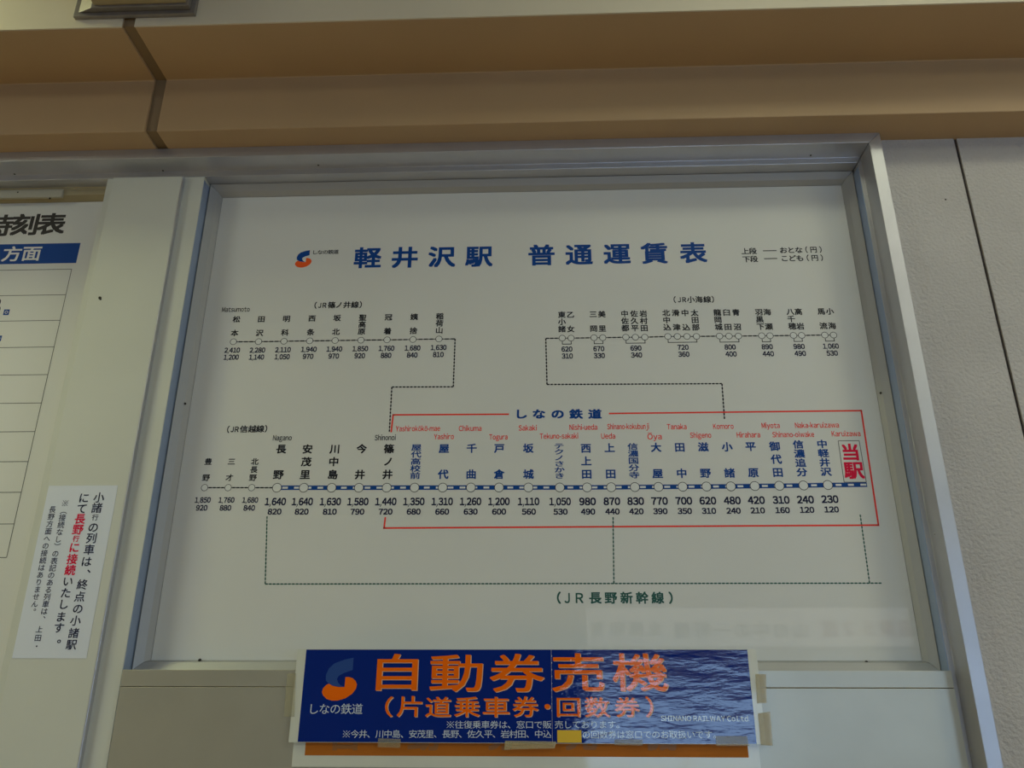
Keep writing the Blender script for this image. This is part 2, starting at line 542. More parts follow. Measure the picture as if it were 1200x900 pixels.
# bevelled inner frame: two facets, four mitred sides
def quad_ring(x0, x1, z0, z1, y):
    return [(x0, y, z0), (x1, y, z0), (x1, y, z1), (x0, y, z1)]
A = quad_ring(PX0, PX1, PZ0, PZ1, Y_POST - .0015)
Bm = quad_ring(PX0 - .010, PX1 + .0085, PZ0 - .0045, PZ1 + .011, Y_POST - .014)
g = .0022
Cc = quad_ring(BX0 + .0035 + g, BX1 - g, BZ0 + .0, BZ1 - g * .6, Y_BEV)
Dd = [(v[0], 2.0085, v[2]) for v in Cc]
for i, nm in enumerate(('bottom', 'right', 'top', 'left')):
    j = (i + 1) % 4
    loops = [A, Bm, Cc, Dd]
    vs = []
    mid = [(A[i][k] + A[j][k]) / 2 for k in range(3)]
    for L in loops:
        for q in (L[i], L[j]):
            v = Vector(q)
            dirx = Vector((0, 0, 0))
            if nm in ('bottom', 'top'):
                dirx.x = .0005 if q[0] < 0 else -.0005
            else:
                dirx.z = .0005 if q[2] < CAM_Z + .7 else -.0005
            vs.append(v + dirx)
    A2 = [Vector((vs[0].x, 2.0085, vs[0].z)), Vector((vs[1].x, 2.0085, vs[1].z))]
    vs += A2
    k = MB().add(vs, [(0, 1, 3, 2), (2, 3, 5, 4), (4, 5, 7, 6), (6, 7, 9, 8), (8, 9, 1, 0), (0, 2, 4, 6, 8), (1, 9, 7, 5, 3)])
    k.build('bevel_moulding', alu_matt, case)
# screws
def screw(px, py, Y, axis, r=.0028, parent=case, m_=dark_screw):
    x, z = at(px, py, Y)
    MB().cyl((x, Y, z), axis, r, .0012, 12, r * .7).build('screw', m_, parent)
def soffit_screw(px, py, z):
    d = ray(px, py); t = (z - CAM_Z) / d.z
    MB().cyl((d.x * t, d.y * t, z), (0, 0, -1), .0028, .0014, 12, .002).build('screw', dark_screw, case)
for px, py in ((950, 182), (373, 193.5), (191, 200), (17, 204)):
    soffit_screw(px, py, ZS)
bevn = Vector((0, -.6, -.6))
for px, py in ((929, 211.8), (616, 215.3), (313, 224.5)):
    screw(px, py, 1.9895, bevn, .0032)
screw(1032, 460.5, 1.9845, (-.7, -.7, 0), .0032)
screw(217, 473, 1.9845, (.7, -.7, 0), .0032)
for px, py in ((1017, 229), (1095, 625.5), (1137.5, 878)):
    d = ray(px, py); t = OX0 / d.x
    MB().cyl((OX0 + gap, d.y * t, CAM_Z + d.z * t), (-1, 0, 0), .0028, .0014, 12, .002).build('screw', alu, case)
for px, py in ((1015, 775.5), (234.5, 773.3)):
    x, z = at(px, py, 1.996)
    MB().cyl((x, 1.9945, z - .001), (0, -.6, .8), .004, .0025, 12, .003).build('screw', dark_screw, case)
# rough yellowed strip above the timetable
s0 = at(113, 214, Y_BEV)
zt0 = at(60, 222, Y_BEV)[1]; zt1 = at(60, 231, 1.988)[1]; zt2 = at(60, 237, Y_POST)[1]
m = MB()
m.add([(XL, Y_BEV, BZ1), (-1.19, Y_BEV, BZ1), (-1.19, Y_BEV + .004, zt0), (XL, Y_BEV + .004, zt0),
       (-1.19, Y_BEV + .006, zt1), (XL, Y_BEV + .006, zt1), (-1.19, Y_POST + .004, zt2), (XL, Y_POST + .004, zt2),
       (-1.19, 2.0085, BZ1), (XL, 2.0085, BZ1), (-1.19, 2.0085, zt2), (XL, 2.0085, zt2)],
      [(0, 1, 2, 3), (3, 2, 4, 5), (5, 4, 6, 7), (7, 6, 10, 11), (0, 9, 8, 1), (9, 11, 10, 8), (1, 8, 10, 6, 4, 2), (0, 3, 5, 7, 11, 9)])
m.build('head_strip', wood_cream, case, label='yellowed head strip above the timetable')
x0, z1 = at(22, 222, Y_BEV - .001); x1, z0 = at(72, 230.5, Y_BEV - .001)
MB().box(XL, x1, Y_BEV - .0012, Y_BEV + .007, z0, z1 - .002).build('paper_strip', old_paper, case, label='pale strip of old paper')
for px, py in ((21, 225.5), (58.5, 232.5)):
    screw(px, py, Y_BEV - .0005, (0, -1, -.2), .003)

# ------------------------------------------------------------------ white cover panel beside the case
pa = at(135.5, 207.5, Y_PAN); pb = at(221, 206.5, Y_PAN)
PNX0 = (pa[0] + at(86.7, 410.7, Y_PAN)[0]) / 2; PNX1 = STX0; PNZ1 = (pa[1] + pb[1]) / 2 - .001
PNZ1 = min(PNZ1, ZS - .002)
panel = MB().box(PNX0, PNX1 - .004, Y_PAN, Y_RAIL - .0003, ZLOW, PNZ1).build('cover_panel', white_metal, bevel=0.0008)
tag(panel, 'narrow white cover panel with silver edge between the timetable and the fare table', 'panel')
MB().box(PNX1 - .004, PNX1, Y_PAN - .0008, Y_RAIL - .0003, ZLOW, PNZ1).build('edge_trim', alu, panel, bevel=0.0012, label='silver metal edge trim')
x, z = at(117, 349, Y_PAN)
m = MB()
m.cyl((x, Y_PAN, z), (0, -1, 0), .0042, .0022, 12, .003)
m.cyl((x + .0025, Y_PAN, z - .004), (0, -1, 0), .0032, .0016, 12, .002)
m.build('plug', dark_screw, panel, label='small black plug')

# ------------------------------------------------------------------ lower panel with its lip
LX0 = at(142.5, 795, Y_LOW)[0]; LX1 = BX1 + .0005
lzt = at(600, 790.5, Y_LOW)[1]; lzs = at(600, 805.5, Y_LOW)[1]
lzt = BZ0 - .0007
low = MB().box(LX0, LX1, Y_LOW, Y_RAIL - .0003, ZLOW, lzs - .0006).build('lower_panel', grey_metal, bevel=0.0008)
tag(low, 'wide grey metal panel under the fare table, behind the blue banner', 'panel')
MB().box(LX0, LX1, Y_LOW, 1.972, lzs + .0006, lzt).build('lip', grey_metal, low, bevel=0.0008)

# ------------------------------------------------------------------ fare table
YP = Y_POST
poster = MB().box(PX0 + .0006, PX1 - .0006, YP, YP + .006, PZ0 + .0006, PZ1 - .0006).build('fare_table_poster', paper)
tag(poster, 'large white railway fare table with blue title and route diagram inside the case', 'poster')
def yl(k):
    return YP - .00012 * k
U, V = unit(600, 571, YP)
# stations of the main line
BIG = [('長野', 324.6, 571.6, '1,640', '820'), ('安茂里', 356, 571.6, '1,640', '820'), ('川中島', 388.6, 571.6, '1,630', '810'),
       ('今井', 420.6, 571.6, '1,580', '790'), ('篠ノ井', 453.2, 571.5, '1,440', '720'), ('屋代高校前', 485.8, 571.4, '1,350', '680'),
       ('屋代', 518.8, 571.4, '1,310', '660'), ('千曲', 551.8, 571.3, '1,260', '630'), ('戸倉', 584.8, 571.3, '1,200', '600'),
       ('坂城', 619.3, 571.3, '1,110', '560'), ('テクノさかき', 656, 571.3, '1,050', '530'), ('西上田', 688, 571.2, '980', '490'),
       ('上田', 716.3, 571, '870', '440'), ('信濃国分寺', 744, 570.8, '830', '420'), ('大屋', 771.7, 570.6, '770', '390'),
       ('田中', 800, 570.4, '700', '350'), ('滋野', 828, 570.2, '620', '310'), ('小諸', 856.5, 570, '480', '240'),
       ('平原', 884.5, 569.6, '420', '210'), ('御代田', 913.3, 569.3, '310', '160'), ('信濃追分', 941.6, 568.9, '240', '120'),
       ('中軽井沢', 970.1, 568.4, '230', '120')]
SMALL = [('豊野', 239.8, 571.5, '1,850', '920'), ('三才', 267.4, 571.5, '1,760', '880'), ('北長野', 295, 571.5, '1,680', '840')]
INKS = [white_ink, black_ink, navy_ink, blue_ink, red_ink]
WHITE, BLACK, NAVY, BLUE, RED = range(5)
ROMAJI = {}
for nm, s, px, py, w, h in (('松本', 'Matsumoto', 276.5, 362.6, 32.5, 5.4), ('長野', 'Nagano', 331, 513, 22, 6), ('篠ノ井', 'Shinonoi', 451.5, 512.8, 24.5, 6),
                             ('屋代高校前', 'Yashirokōkō-mae', 489.8, 502.2, 52, 6), ('屋代', 'Yashiro', 520.3, 511.6, 23.4, 6), ('千曲', 'Chikuma', 551, 502, 26.6, 6),
                             ('戸倉', 'Togura', 584, 512, 21.6, 6), ('坂城', 'Sakaki', 618.4, 501.5, 21.4, 6), ('テクノさかき', 'Tekuno-sakaki', 655, 511, 45, 6),
                             ('西上田', 'Nishi-ueda', 683.6, 500.6, 32.6, 6), ('上田', 'Ueda', 712.7, 511, 16.4, 6), ('信濃国分寺', 'Shinano-kokubunji', 736, 499.8, 49, 6),
                             ('大屋', 'Ōya', 767, 511.6, 16.8, 6.4), ('田中', 'Tanaka', 793, 500, 23, 6), ('滋野', 'Shigeno', 821, 510, 24.8, 6),
                             ('小諸', 'Komoro', 847.6, 499.6, 24, 6), ('平原', 'Hirahara', 877, 509.6, 27.4, 6), ('御代田', 'Miyota', 903, 498.6, 21.2, 6),
                             ('信濃追分', 'Shinano-oiwake', 929.5, 509.2, 49, 6), ('中軽井沢', 'Naka-karuizawa', 957.2, 498.2, 51.4, 6), ('当駅', 'Karuizawa', 991.3, 508.2, 33.8, 6)):
    ROMAJI[nm] = (s, px, py, w, h)


def romaji(mb, nm, red):
    if nm in ROMAJI:
        s, px, py, w, h = ROMAJI[nm]
        X, Z = at(px, py, YP); u, v = unit(px, py, YP)
        mb.slot = RED if red else BLACK
        latin(mb, s, X, Z, h * v, yl(2), w * u, .014)


bar = MB()
pts = [at(b[1], b[2], YP) for b in BIG]
endp = at(1016, 568.0, YP)
chain = pts + [endp]
for a, b in zip(chain, chain[1:]):
    bar.seg(a, b, 5.3 * V, yl(1))
bar.build('main_route_line', blue_ink, poster, label='thick blue route line with white dashes')
dash = MB()
wx0, wx1 = pts[0][0], endp[0]
k = 0
period = 14.1 * unit(650, 571, YP)[0]
x = wx0 + 6.4 * U
while x < wx1 - .004:
    # height of the bar here
    for a, b in zip(chain, chain[1:]):
        if a[0] <= x <= b[0]:
            t = (x - a[0]) / (b[0] - a[0]); z = a[1] + (b[1] - a[1]) * t
            dash.seg((x, z), (min(x + 6.6 * U, wx1 - .001), z), 2.3 * V, yl(2)); break
    x += period
dash.build('route_dashes', white_ink, poster)
for (nm, px, py, ad, ch), (X, Z) in zip(BIG, pts):
    e = MB()
    e.slot = WHITE; e.disc(X, Z, 5.3 * U, yl(3))
    e.slot = BLACK; e.ring(X, Z, 5.0 * U, 5.7 * U, yl(4))
    romaji(e, nm, px > 470)
    e.slot = BLACK if px < 470 else BLUE
    tgt = e
    n = len(nm)
    z_hi, z_lo, h = {2: (46.6, 15.5, 10.6), 3: (46.4, 15.5, 10.6), 4: (48.2, 15.3, 9.4), 5: (48.0, 14.0, 7.7), 6: (49.4, 13.6, 6.6)}[n]
    z_hi, z_lo, w, h = Z + z_hi * V, Z + z_lo * V, 11.2 * U, h * V
    for i, c in enumerate(nm):
        z = z_hi + (z_lo - z_hi) * i / (n - 1)
        kanji(tgt, c, X, z, w, h, yl(2), .028 if n < 5 else .02)
    e.slot = NAVY
    number(e, ad, X, Z - 16.3 * V, 8.3 * V, yl(2), (24.5 if len(ad) > 3 else 18.6) * U, .034)
    number(e, ch, X + .3 * U, Z - 28.0 * V, 6.4 * V, yl(2), 15.8 * U, .036)
    e.build('station_entry', INKS, poster, label='%s station entry %s with fares %s and %s' % ('black' if px < 470 else 'blue', nm, ad, ch))
thin = MB()
spt = [at(b[1], b[2], YP) for b in SMALL]
for a, b in zip(spt, spt[1:] + [pts[0]]):
    thin.seg(a, b, .9 * V, yl(1))
    thin.dashes(a, b, 1.5 * V, yl(1.5), 3.4 * U, 1.7 * U)
for (nm, px, py, ad, ch), (X, Z) in zip(SMALL, spt):
    e = MB()
    e.slot = WHITE; e.disc(X, Z, 3.9 * U, yl(3))
    e.slot = BLACK; e.ring(X, Z, 3.6 * U, 4.2 * U, yl(4))
    n = len(nm)
    for i, c in enumerate(nm):
        kanji(e, c, X, Z + (31.2 - 19.4 * i / (n - 1)) * V, 8.2 * U, 7.8 * V, yl(2), .022)
    e.slot = NAVY
    number(e, ad, X, Z - 14.6 * V, 6.2 * V, yl(2), 18.6 * U, .032)
    number(e, ch, X, Z - 23.8 * V, 6.2 * V, yl(2), 13.2 * U, .032)
    e.build('station_entry', INKS, poster, label='small black station entry %s with fares %s and %s' % (nm, ad, ch))
# upper left branch
U2, V2 = unit(600, 397, YP)
UL = [('松本', 273.6, 400.5, '2,410', '1,200'), ('田沢', 303, 400.4, '2,280', '1,140'), ('明科', 332.8, 400.0, '2,110', '1,050'),
      ('西条', 363, 399.5, '1,940', '970'), ('坂北', 392.8, 399.1, '1,940', '970'), ('聖高原', 423, 398.7, '1,850', '920'),
      ('冠着', 453.6, 398.3, '1,760', '880'), ('姨捨', 484, 397.9, '1,680', '840'), ('稲荷山', 514.4, 397.3, '1,630', '810')]
upt = [at(b[1], b[2], YP) for b in UL]
u_end = [at(533.3, 397.2, YP), at(531.2, 453.3, YP), at(459.2, 453.6, YP), at(456.3, 506, YP)]
for a, b in zip(upt, upt[1:] + [u_end[0]]):
    thin.seg(a, b, .8 * V2, yl(1)); thin.dashes(a, b, 1.4 * V2, yl(1.5), 4.2 * U2, 2.0 * U2)
for a, b in zip(u_end, u_end[1:]):
    thin.seg(a, b, .5 * V2, yl(1)); thin.dashes(a, b, 1.5 * V2, yl(1.5), 2.6 * U2, 1.6 * U2)
for (nm, px, py, ad, ch), (X, Z) in zip(UL, upt):
    e = MB()
    e.slot = WHITE; e.disc(X, Z, 3.8 * U2, yl(3))
    e.slot = BLACK; e.ring(X, Z, 3.5 * U2, 4.1 * U2, yl(4))
    romaji(e, nm, False)
    n = len(nm)
    for i, c in enumerate(nm):
        kanji(e, c, X, Z + (26.8 - 16.6 * i / (n - 1)) * V2, 8.2 * U2, 7.4 * V2, yl(2), .025)
    e.slot = NAVY
    number(e, ad, X, Z - 10.0 * V2, 5.7 * V2, yl(2), 18.2 * U2, .034)
    number(e, ch, X, Z - 18.2 * V2, 5.7 * V2, yl(2), (17.6 if len(ch) > 3 else 12.2) * U2, .034)
    e.build('station_entry', INKS, poster, label='small black station entry %s with fares %s and %s' % (nm, ad, ch))
# upper right branch
UR = [((('東小諸', 658.9), ('乙女', 669.2)), 396.3, '620', '310'), ((('三岡', 696.1), ('美里', 706.3)), 395.8, '670', '330'),
      ((('中佐都', 733.4), ('佐久平', 744.6), ('岩村田', 755.6)), 395.2, '690', '340'),
      ((('北中込', 782.6), ('滑津', 793.8), ('中込', 805), ('太田部', 816.2)), 394.3, '720', '360'),
      ((('龍岡城', 843.2), ('臼田', 854.2), ('青沼', 865.3)), 393.9, '800', '400'),
      ((('羽黒下', 892.6), ('海瀬', 902.3)), 393.5, '890', '440'), ((('八千穂', 929.8), ('高岩', 939.4)), 393.1, '980', '490'),
      ((('馬流', 966.5), ('小海', 976.7)), 392.7, '1,060', '530')]
prev = at(639.6, 396.6, YP)
for grp, py, ad, ch in UR:
    P = [at(px, py, YP) for _, px in grp]
    e = MB()
    for (nm, px), (X, Z) in zip(grp, P):
        thin.seg(prev, (X, Z), .8 * V2, yl(1)); thin.dashes(prev, (X, Z), 1.4 * V2, yl(1.5), 3.6 * U2, 1.8 * U2)
        prev = (X, Z)
        e.slot = WHITE; e.disc(X, Z, 3.7 * U2, yl(3))
        e.slot = BLACK; e.ring(X, Z, 3.4 * U2, 4.05 * U2, yl(4))
        n = len(nm)
        for i, c in enumerate(nm):
            kanji(e, c, X, Z + (27.6 - 17.0 * i / (n - 1)) * V2, 8.1 * U2, 7.4 * V2, yl(2), .025)
    X0, X1, Z = P[0][0], P[-1][0], P[0][1]
    for q, r in (((X0, Z - 3.9 * V2), (X0, Z - 7.4 * V2)), ((X0, Z - 7.0 * V2), (X1, Z - 7.0 * V2)), ((X1, Z - 7.4 * V2), (X1, Z - 3.9 * V2))):
        e.seg(q, r, .8 * V2, yl(1))
    Xc = (X0 + X1) / 2
    e.slot = NAVY
    number(e, ad, Xc, Z - 12.8 * V2, 5.6 * V2, yl(2), (17.6 if len(ad) > 3 else 12.4) * U2, .034)
    number(e, ch, Xc + .3 * U2, Z - 20.8 * V2, 5.6 * V2, yl(2), 12.4 * U2, .034)
    e.build('station_entry', INKS, poster, label='bracketed station entry %s with fares %s and %s' % (' '.join(q for q, _ in grp), ad, ch))
r_pts = [at(639.6, 396.6, YP), at(641, 450.6, YP), at(846, 449.6, YP), at(849, 491, YP)]
for a, b in zip(r_pts, r_pts[1:]):
    thin.seg(a, b, .5 * V2, yl(1)); thin.dashes(a, b, 1.5 * V2, yl(1.5), 2.6 * U2, 1.6 * U2)
thin.build('branch_route_lines', black_ink, poster, label='thin black dashed branch lines')
# line captions
def caption(chars, y0, y1, w, h):
    cap = MB()
    for i, (ch, px) in enumerate(chars):
        py = y0 + (y1 - y0) * i / (len(chars) - 1)
        X, Z = at(px, py, YP)
        u, v = unit(px, py, YP)
        if ch in 'JR':
            latin(cap, ch, X, Z, h * .74 * v, yl(2), w * (.42 if ch == 'J' else .56) * u, .028)
        else:
            kanji(cap, ch, X, Z, w * u, h * v, yl(2), .022)
    cap.build('line_caption', black_ink, poster, label='black bracketed caption of the ' + ''.join(c for c, _ in chars if c not in '（）JR'))
caption(list(zip('（JR篠ノ井線）', (369.9, 374.7, 380.4, 388.8, 397.3, 406.7, 416, 422.7))), 358.0, 357.2, 8.2, 7.4)
caption(list(zip('（JR小海線）', (790.7, 796, 801.8, 809.6, 819, 828.7, 835.3))), 351.4, 351.0, 8.2, 7.4)
caption(list(zip('（JR信越線）', (267.6, 272.2, 277.6, 285.8, 295.6, 305, 311.8))), 503.4, 502.6, 8.4, 8.0)
# title
t = MB()
for ch, px, py in (('軽', 430.8, 302.5), ('井', 474.4, 302.0), ('沢', 517.7, 301.4), ('駅', 561.3, 300.8),
                   ('普', 634.5, 299.4), ('通', 678.5, 298.8), ('運', 723, 298.1), ('賃', 767, 297.3), ('表', 812.3, 296.7)):
    X, Z = at(px, py, YP); u, v = unit(px, py, YP)
    kanji(t, ch, X, Z, 28.6 * u, 23.0 * v, yl(2), .026)
t.build('title_lettering', blue_ink, poster, label='large bold blue title')
t = MB()
for ch, px in zip('しなの鉄道', (610.5, 631.5, 653.5, 675, 697.2)):
    X, Z = at(px, 485.4, YP); u, v = unit(px, 485, YP)
    kanji(t, ch, X, Z, 14.2 * u, 10.6 * v, yl(2), .036)
t.build('line_heading', blue_ink, poster, label='blue line heading on the red border')
# legend
t = MB()
for s, px0, px1, py0, w in (('上段', 873.2, 882.2, 294.6, 8.4), ('おとな', 918, 936, 293.4, 8.4), ('（円）', 945, 961.5, 292.8, 7.6),
                            ('下段', 874.6, 883.6, 303.9, 8.4), ('こども', 919.3, 937.4, 302.9, 8.4), ('（円）', 946.6, 963, 302.4, 7.6)):
    a, b = at(px0, py0, YP), at(px1, py0 - .2, YP); u, v = unit(px0, py0, YP)
    row(t, s, a[0], b[0], a[1], b[1], w * u, 7.0 * v, yl(2), .022)
for px0, px1, py in ((894, 910, 294), (895.4, 910.8, 303.2)):
    t.seg(at(px0, py, YP), at(px1, py - .3, YP), 1.1 * V2, yl(2))
t.build('legend_lettering', black_ink, poster, label='small black legend')
# logo
LOGO_B = [(745, 158), (640, 180), (520, 225), (455, 285), (422, 360), (420, 425), (455, 460), (500, 484), (570, 498), (635, 498), (592, 480), (562, 445), (551, 408), (570, 372), (632, 337), (735, 302)]
LOGO_O = [(650, 385), (690, 383), (735, 398), (770, 430), (785, 472), (774, 522), (730, 580), (650, 633), (560, 660), (490, 661), (430, 641), (387, 597), (375, 560), (388, 517), (420, 482), (455, 462), (500, 487), (570, 501), (640, 501)]
def logo(px0, py0, sx, sy, Y, y, mb_b, mb_o):       # drawn on a 10x enlargement whose corner sits at px0, py0
    for pts_, mb in ((LOGO_B, mb_b), (LOGO_O, mb_o)):
        mb.poly([at(px0 + a * sx, py0 + b * sy, Y) for a, b in reversed(pts_)], y)
lg = MB(); lg2 = MB()
sx, sy = 19.6 / 410, 20.4 / 503
logo(345.6 - 375 * sx, 293.2 - 158 * sy, sx, sy, YP, yl(2), lg, lg2)
lo = lg.build('railway_logo', blue_ink, poster, label='blue and orange swoosh logo')
lg2.build('logo_swoosh', orange_ink, lo, label='orange lower swoosh')
t = MB()
a, b = at(369, 295.8, YP), at(393.8, 295.2, YP); u, v = unit(381, 295.4, YP)
row(t, 'しなの鉄道', a[0], b[0], a[1], b[1], 6.0 * u, 4.8 * v, yl(2), .014)
t.build('logo_lettering', black_ink, lo)
# red frame
t = MB()
for a, b in (((460.3, 486.2), (596.5, 485.4)), ((713.5, 484.6), (1010, 481.2)), ((1009.2, 480.4), (1029.6, 616.5)), ((1030.2, 615.4), (449, 618.8)),
             ((450, 619.4), (451.6, 606)), ((460.8, 485.4), (458.4, 506.6))):
    t.seg(at(*a, YP), at(*b, YP), 1.9 * V, yl(1.2))
t.build('border_line', red_ink, poster, label='red line boxed round the main route')
# this station
t = MB()
t.slot = RED
romaji(t, '当駅', True)
t.build('romanised_name', INKS, poster, label='small red romanised name')
t = MB()
bx = [at(982.2, 516.6, YP), at(1006.8, 516.4, YP), at(1015.2, 565, YP), at(989.2, 565, YP)]
for a, b in zip(bx, bx[1:] + bx[:1]):
    t.seg(a, b, .8 * V, yl(1))
t.build('this_station_box', grey_ink, poster, label='thin dark box')
t = MB()
for ch, px, py, w, h in (('当', 996.6, 530.2, 19.4, 18.6), ('駅', 1000.6, 551.4, 20.4, 19.0)):
    X, Z = at(px, py, YP)
    kanji(t, ch, X, Z, w * U, h * V, yl(2), .03)
t.build('this_station_lettering', crimson_ink, poster, label='crimson lettering for this station')
# bullet train line
t = MB()
for a, b in (((313, 605), (310.8, 684.4)), ((310.8, 684.4), (1033, 683.4)), ((718.4, 606), (719.4, 683.8)), ((1008, 603), (1019, 683.4))):
    t.seg(at(*a, YP), at(*b, YP), .5 * V, yl(1))
    t.dashes(at(*a, YP), at(*b, YP), 1.5 * V, yl(1.5), 2.9 * U, 1.5 * U)
for ch, px in zip('（JR長野新幹線）', (655, 664.6, 679.2, 697.5, 715.8, 734.2, 752.5, 770.8, 786)):
    X, Z = at(px, 700.8, YP)
    if ch in 'JR':
        latin(t, ch, X, Z, 10.2 * V, yl(2), (6 if ch == 'J' else 8.6) * U, .02)
    else:
        kanji(t, ch, X, Z, 12.4 * U, 11.8 * V, yl(2), .028)
t.build('express_line', green_ink, poster, label='dark green dotted line and caption')

# ------------------------------------------------------------------ timetable on the left
TXR = -1.20
tz1 = at(50, 236, YP)[1]
tt = MB().box(XL, TXR, YP + .001, YP + .007, ZLOW, zt2 - .0008).build('timetable_poster', paper_left)
tag(tt, 'white timetable poster with blue heading band, cut by the left edge', 'poster')
YT = YP + .001
xb, zb1 = at(94.7, 284.7, YT); xb2, zb0 = at(89, 308.2, YT)
MB().rect(XL + .01, (xb + xb2) / 2, zb0, zb1, YT - .0002).build('heading_band', blue_ink, tt, label='blue heading band')
t = MB()
for ch, px, py in (('時', -1.5, 264.8), ('刻', 29.5, 263.8), ('表', 60.5, 262.9)):
    X, Z = at(px, py, YT); u, v = unit(px, py, YT)
    kanji(t, ch, X, Z, 29.5 * u, 23.5 * v, YT - .0003, .028)
X, Z = at(-4, 355, YT)
for px, py in ((-5, 354.5), (-5.5, 363)):
    X, Z = at(px, py, YT); u, v = unit(px, py, YT)
    latin(t, '00', X, Z, 7 * v, YT - .0003, 12 * u, .03)
t.build('heading_lettering', brown_ink, tt, label='bold black heading')
t = MB()
for ch, px, py in (('方', 14.2, 298), ('面', 37.2, 297.3)):
    X, Z = at(px, py, YT); u, v = unit(px, py, YT)
    kanji(t, ch, X, Z, 20.5 * u, 16.6 * v, YT - .0004, .02)
t.build('band_lettering', white_ink, tt, label='white lettering on the band')
t = MB()
xr = sum(at(px, py, YT)[0] for px, py in ((83.7, 315.3), (46.7, 500), (3.6, 653))) / 3
LY = [(83.5, 315.4), (76.7, 345.4), (68.7, 375.4), (60.5, 406.6), (53, 439), (45.6, 472.3), (37, 505.8), (28.3, 540.9), (20, 576.9), (12, 614), (3.6, 653.3)]
zz = [at(px, py, YT)[1] for px, py in LY]
for z in zz:
    t.seg((XL + .02, z), (xr, z), .0018, YT - .0002)
t.seg((xr, zz[0]), (xr, zz[-1]), .0018, YT - .0002)
t.build('table_rules', grey_ink, tt, label='thin dark table rules')
t, t2 = MB(), MB()
for px, py in ((7.6, 366), (-1.5, 396.6)):
    X, Z = at(px, py, YT); u, v = unit(px, py, YT)
    t.rect(X - 3.3 * u, X + 3.3 * u, Z - 3.3 * v, Z + 3.3 * v, YT - .0003)
    t2.ring(X, Z, 1.3 * u, 1.9 * u, YT - .0005, 12)
sq = t.build('stop_marks', blue_ink, tt, label='small blue square marks')
t2.build('mark_rings', white_ink, sq)

# ------------------------------------------------------------------ vertical notice on the cover panel
YN = Y_PAN - .0006
na, nb, nc, nd = at(56.3, 569, YN), at(137, 569.2, YN), at(102.2, 772.2, YN), at(15.2, 770.8, YN)
nx0, nx1, nz0, nz1 = (na[0] + nd[0]) / 2, (nb[0] + nc[0]) / 2, (nc[1] + nd[1]) / 2, (na[1] + nb[1]) / 2
nt_ = MB().box(nx0, nx1, YN, YN + .0005, nz0, nz1).build('paper_notice', notice_paper)
tag(nt_, 'bluish white paper notice with vertical lettering stuck low on the cover panel', 'notice')
def npx(cx, cy):
    return cx / 4.094, 560 + cy / 4.0909
C1 = [('小', 475, 95), ('諸', 465, 145), ('行', 457, 190), ('の', 448, 238), ('列', 439, 290), ('車', 428, 345), ('は', 415, 402), ('、', 414, 450), ('終', 395, 512), ('点', 383, 570), ('の', 374, 628), ('小', 363, 685), ('諸', 354, 745), ('駅', 343, 800)]
C2 = [('に', 403, 97, 0), ('て', 393, 148, 0), ('長', 384, 197, 1), ('野', 374, 248, 1), ('行', 365, 292, 1), ('に', 357, 335, 1), ('接', 347, 390, 1), ('続', 337, 443, 1), ('い', 326, 497, 0), ('た', 316, 552, 0), ('し', 305, 607, 0), ('ま', 293, 667, 0), ('す', 283, 720, 0), ('。', 290, 770, 0)]
C3 = '※（接続なし）の表記のある列車は、'
C4 = '長野方面への接続はありません。'
tb, tr = MB(), MB()
for ch, cx, cy in C1:
    px, py = npx(cx, cy); X, Z = at(px, py, YN); u, v = unit(px, py, YN)
    k = .6 if ch == '行' else 1
    if ch == '、':
        X += 7 * u; Z += 4 * v
    kanji(tb, ch, X, Z, 11.3 * k * u, 11.6 * k * v, YN - .0003, .012)
for ch, cx, cy, red in C2:
    px, py = npx(cx, cy); X, Z = at(px, py, YN); u, v = unit(px, py, YN)
    k = .6 if ch == '行' else 1
    if ch == '。':
        X += 3 * u
    kanji(tr if red else tb, ch, X, Z, 11.3 * k * u, 11.6 * k * v, YN - .0003, .022 if red else .012)
def column(s, p0, p1, w, h, small=()):
    n = len(s)
    for i, ch in enumerate(s):
        q = i / (n - 1)
        px, py = npx(p0[0] + (p1[0] - p0[0]) * q, p0[1] + (p1[1] - p0[1]) * q)
        X, Z = at(px, py, YN); u, v = unit(px, py, YN)
        if ch in '（）':
            kanji(tb, ch, X, Z, w * u, h * v, YN - .0003, .006, turn=True)
        elif ch in '、。':
            kanji(tb, ch, X + 4 * u, Z + 4 * v, w * u, h * v, YN - .0003, .006)
        else:
            kanji(tb, ch, X, Z, w * u, h * v, YN - .0003, .006)
column(C3, (313, 122), (206, 675), 7.4, 7.8)
column('上田・', (189, 727), (176, 808), 7.4, 7.8)
column(C4, (252, 152), (160, 640), 7.2, 7.6)
tb.build('notice_lettering', navy_ink, nt_, label='dark blue vertical lettering')
tr.build('notice_lettering', crimson_ink, nt_, label='red vertical lettering')

# ------------------------------------------------------------------ banners
def grid_sheet(x0, x1, z0, z1, y, t, nx=2, nz=2):
    return MB().box(x0, x1, y, y + t, z0, z1)
# older orange banner underneath
YO = Y_LOW - .0012
ox0, oz1 = at(346.5, 845, YO); ox1 = at(889, 872, YO)[0]; oz0 = at(600, 900.0, YO)[1]
old = MB().box(ox0, ox1, YO, YO + .0008, oz0, oz1).build('old_banner', ban_paper)
tag(old, 'faded orange banner on white paper showing below the blue banner', 'banner')
a = at(357, 885, YO); b = at(877.5, 888, YO)
MB().rect(a[0], b[0], (a[1] + b[1]) / 2, oz1 - .003, YO - .0002).build('orange_field', old_orange, old, label='faded orange field')
t = MB()
for i, ch in enumerate('自動券売機'):
    px = 405 + i * 92
    X, Z = at(px, 862, YO); u, v = unit(px, 862, YO)
    kanji(t, ch, X, Z, 34 * u, 34 * v, YO - .0004, .03)
t.build('faded_lettering', old_letter, old, label='faded dark lettering')
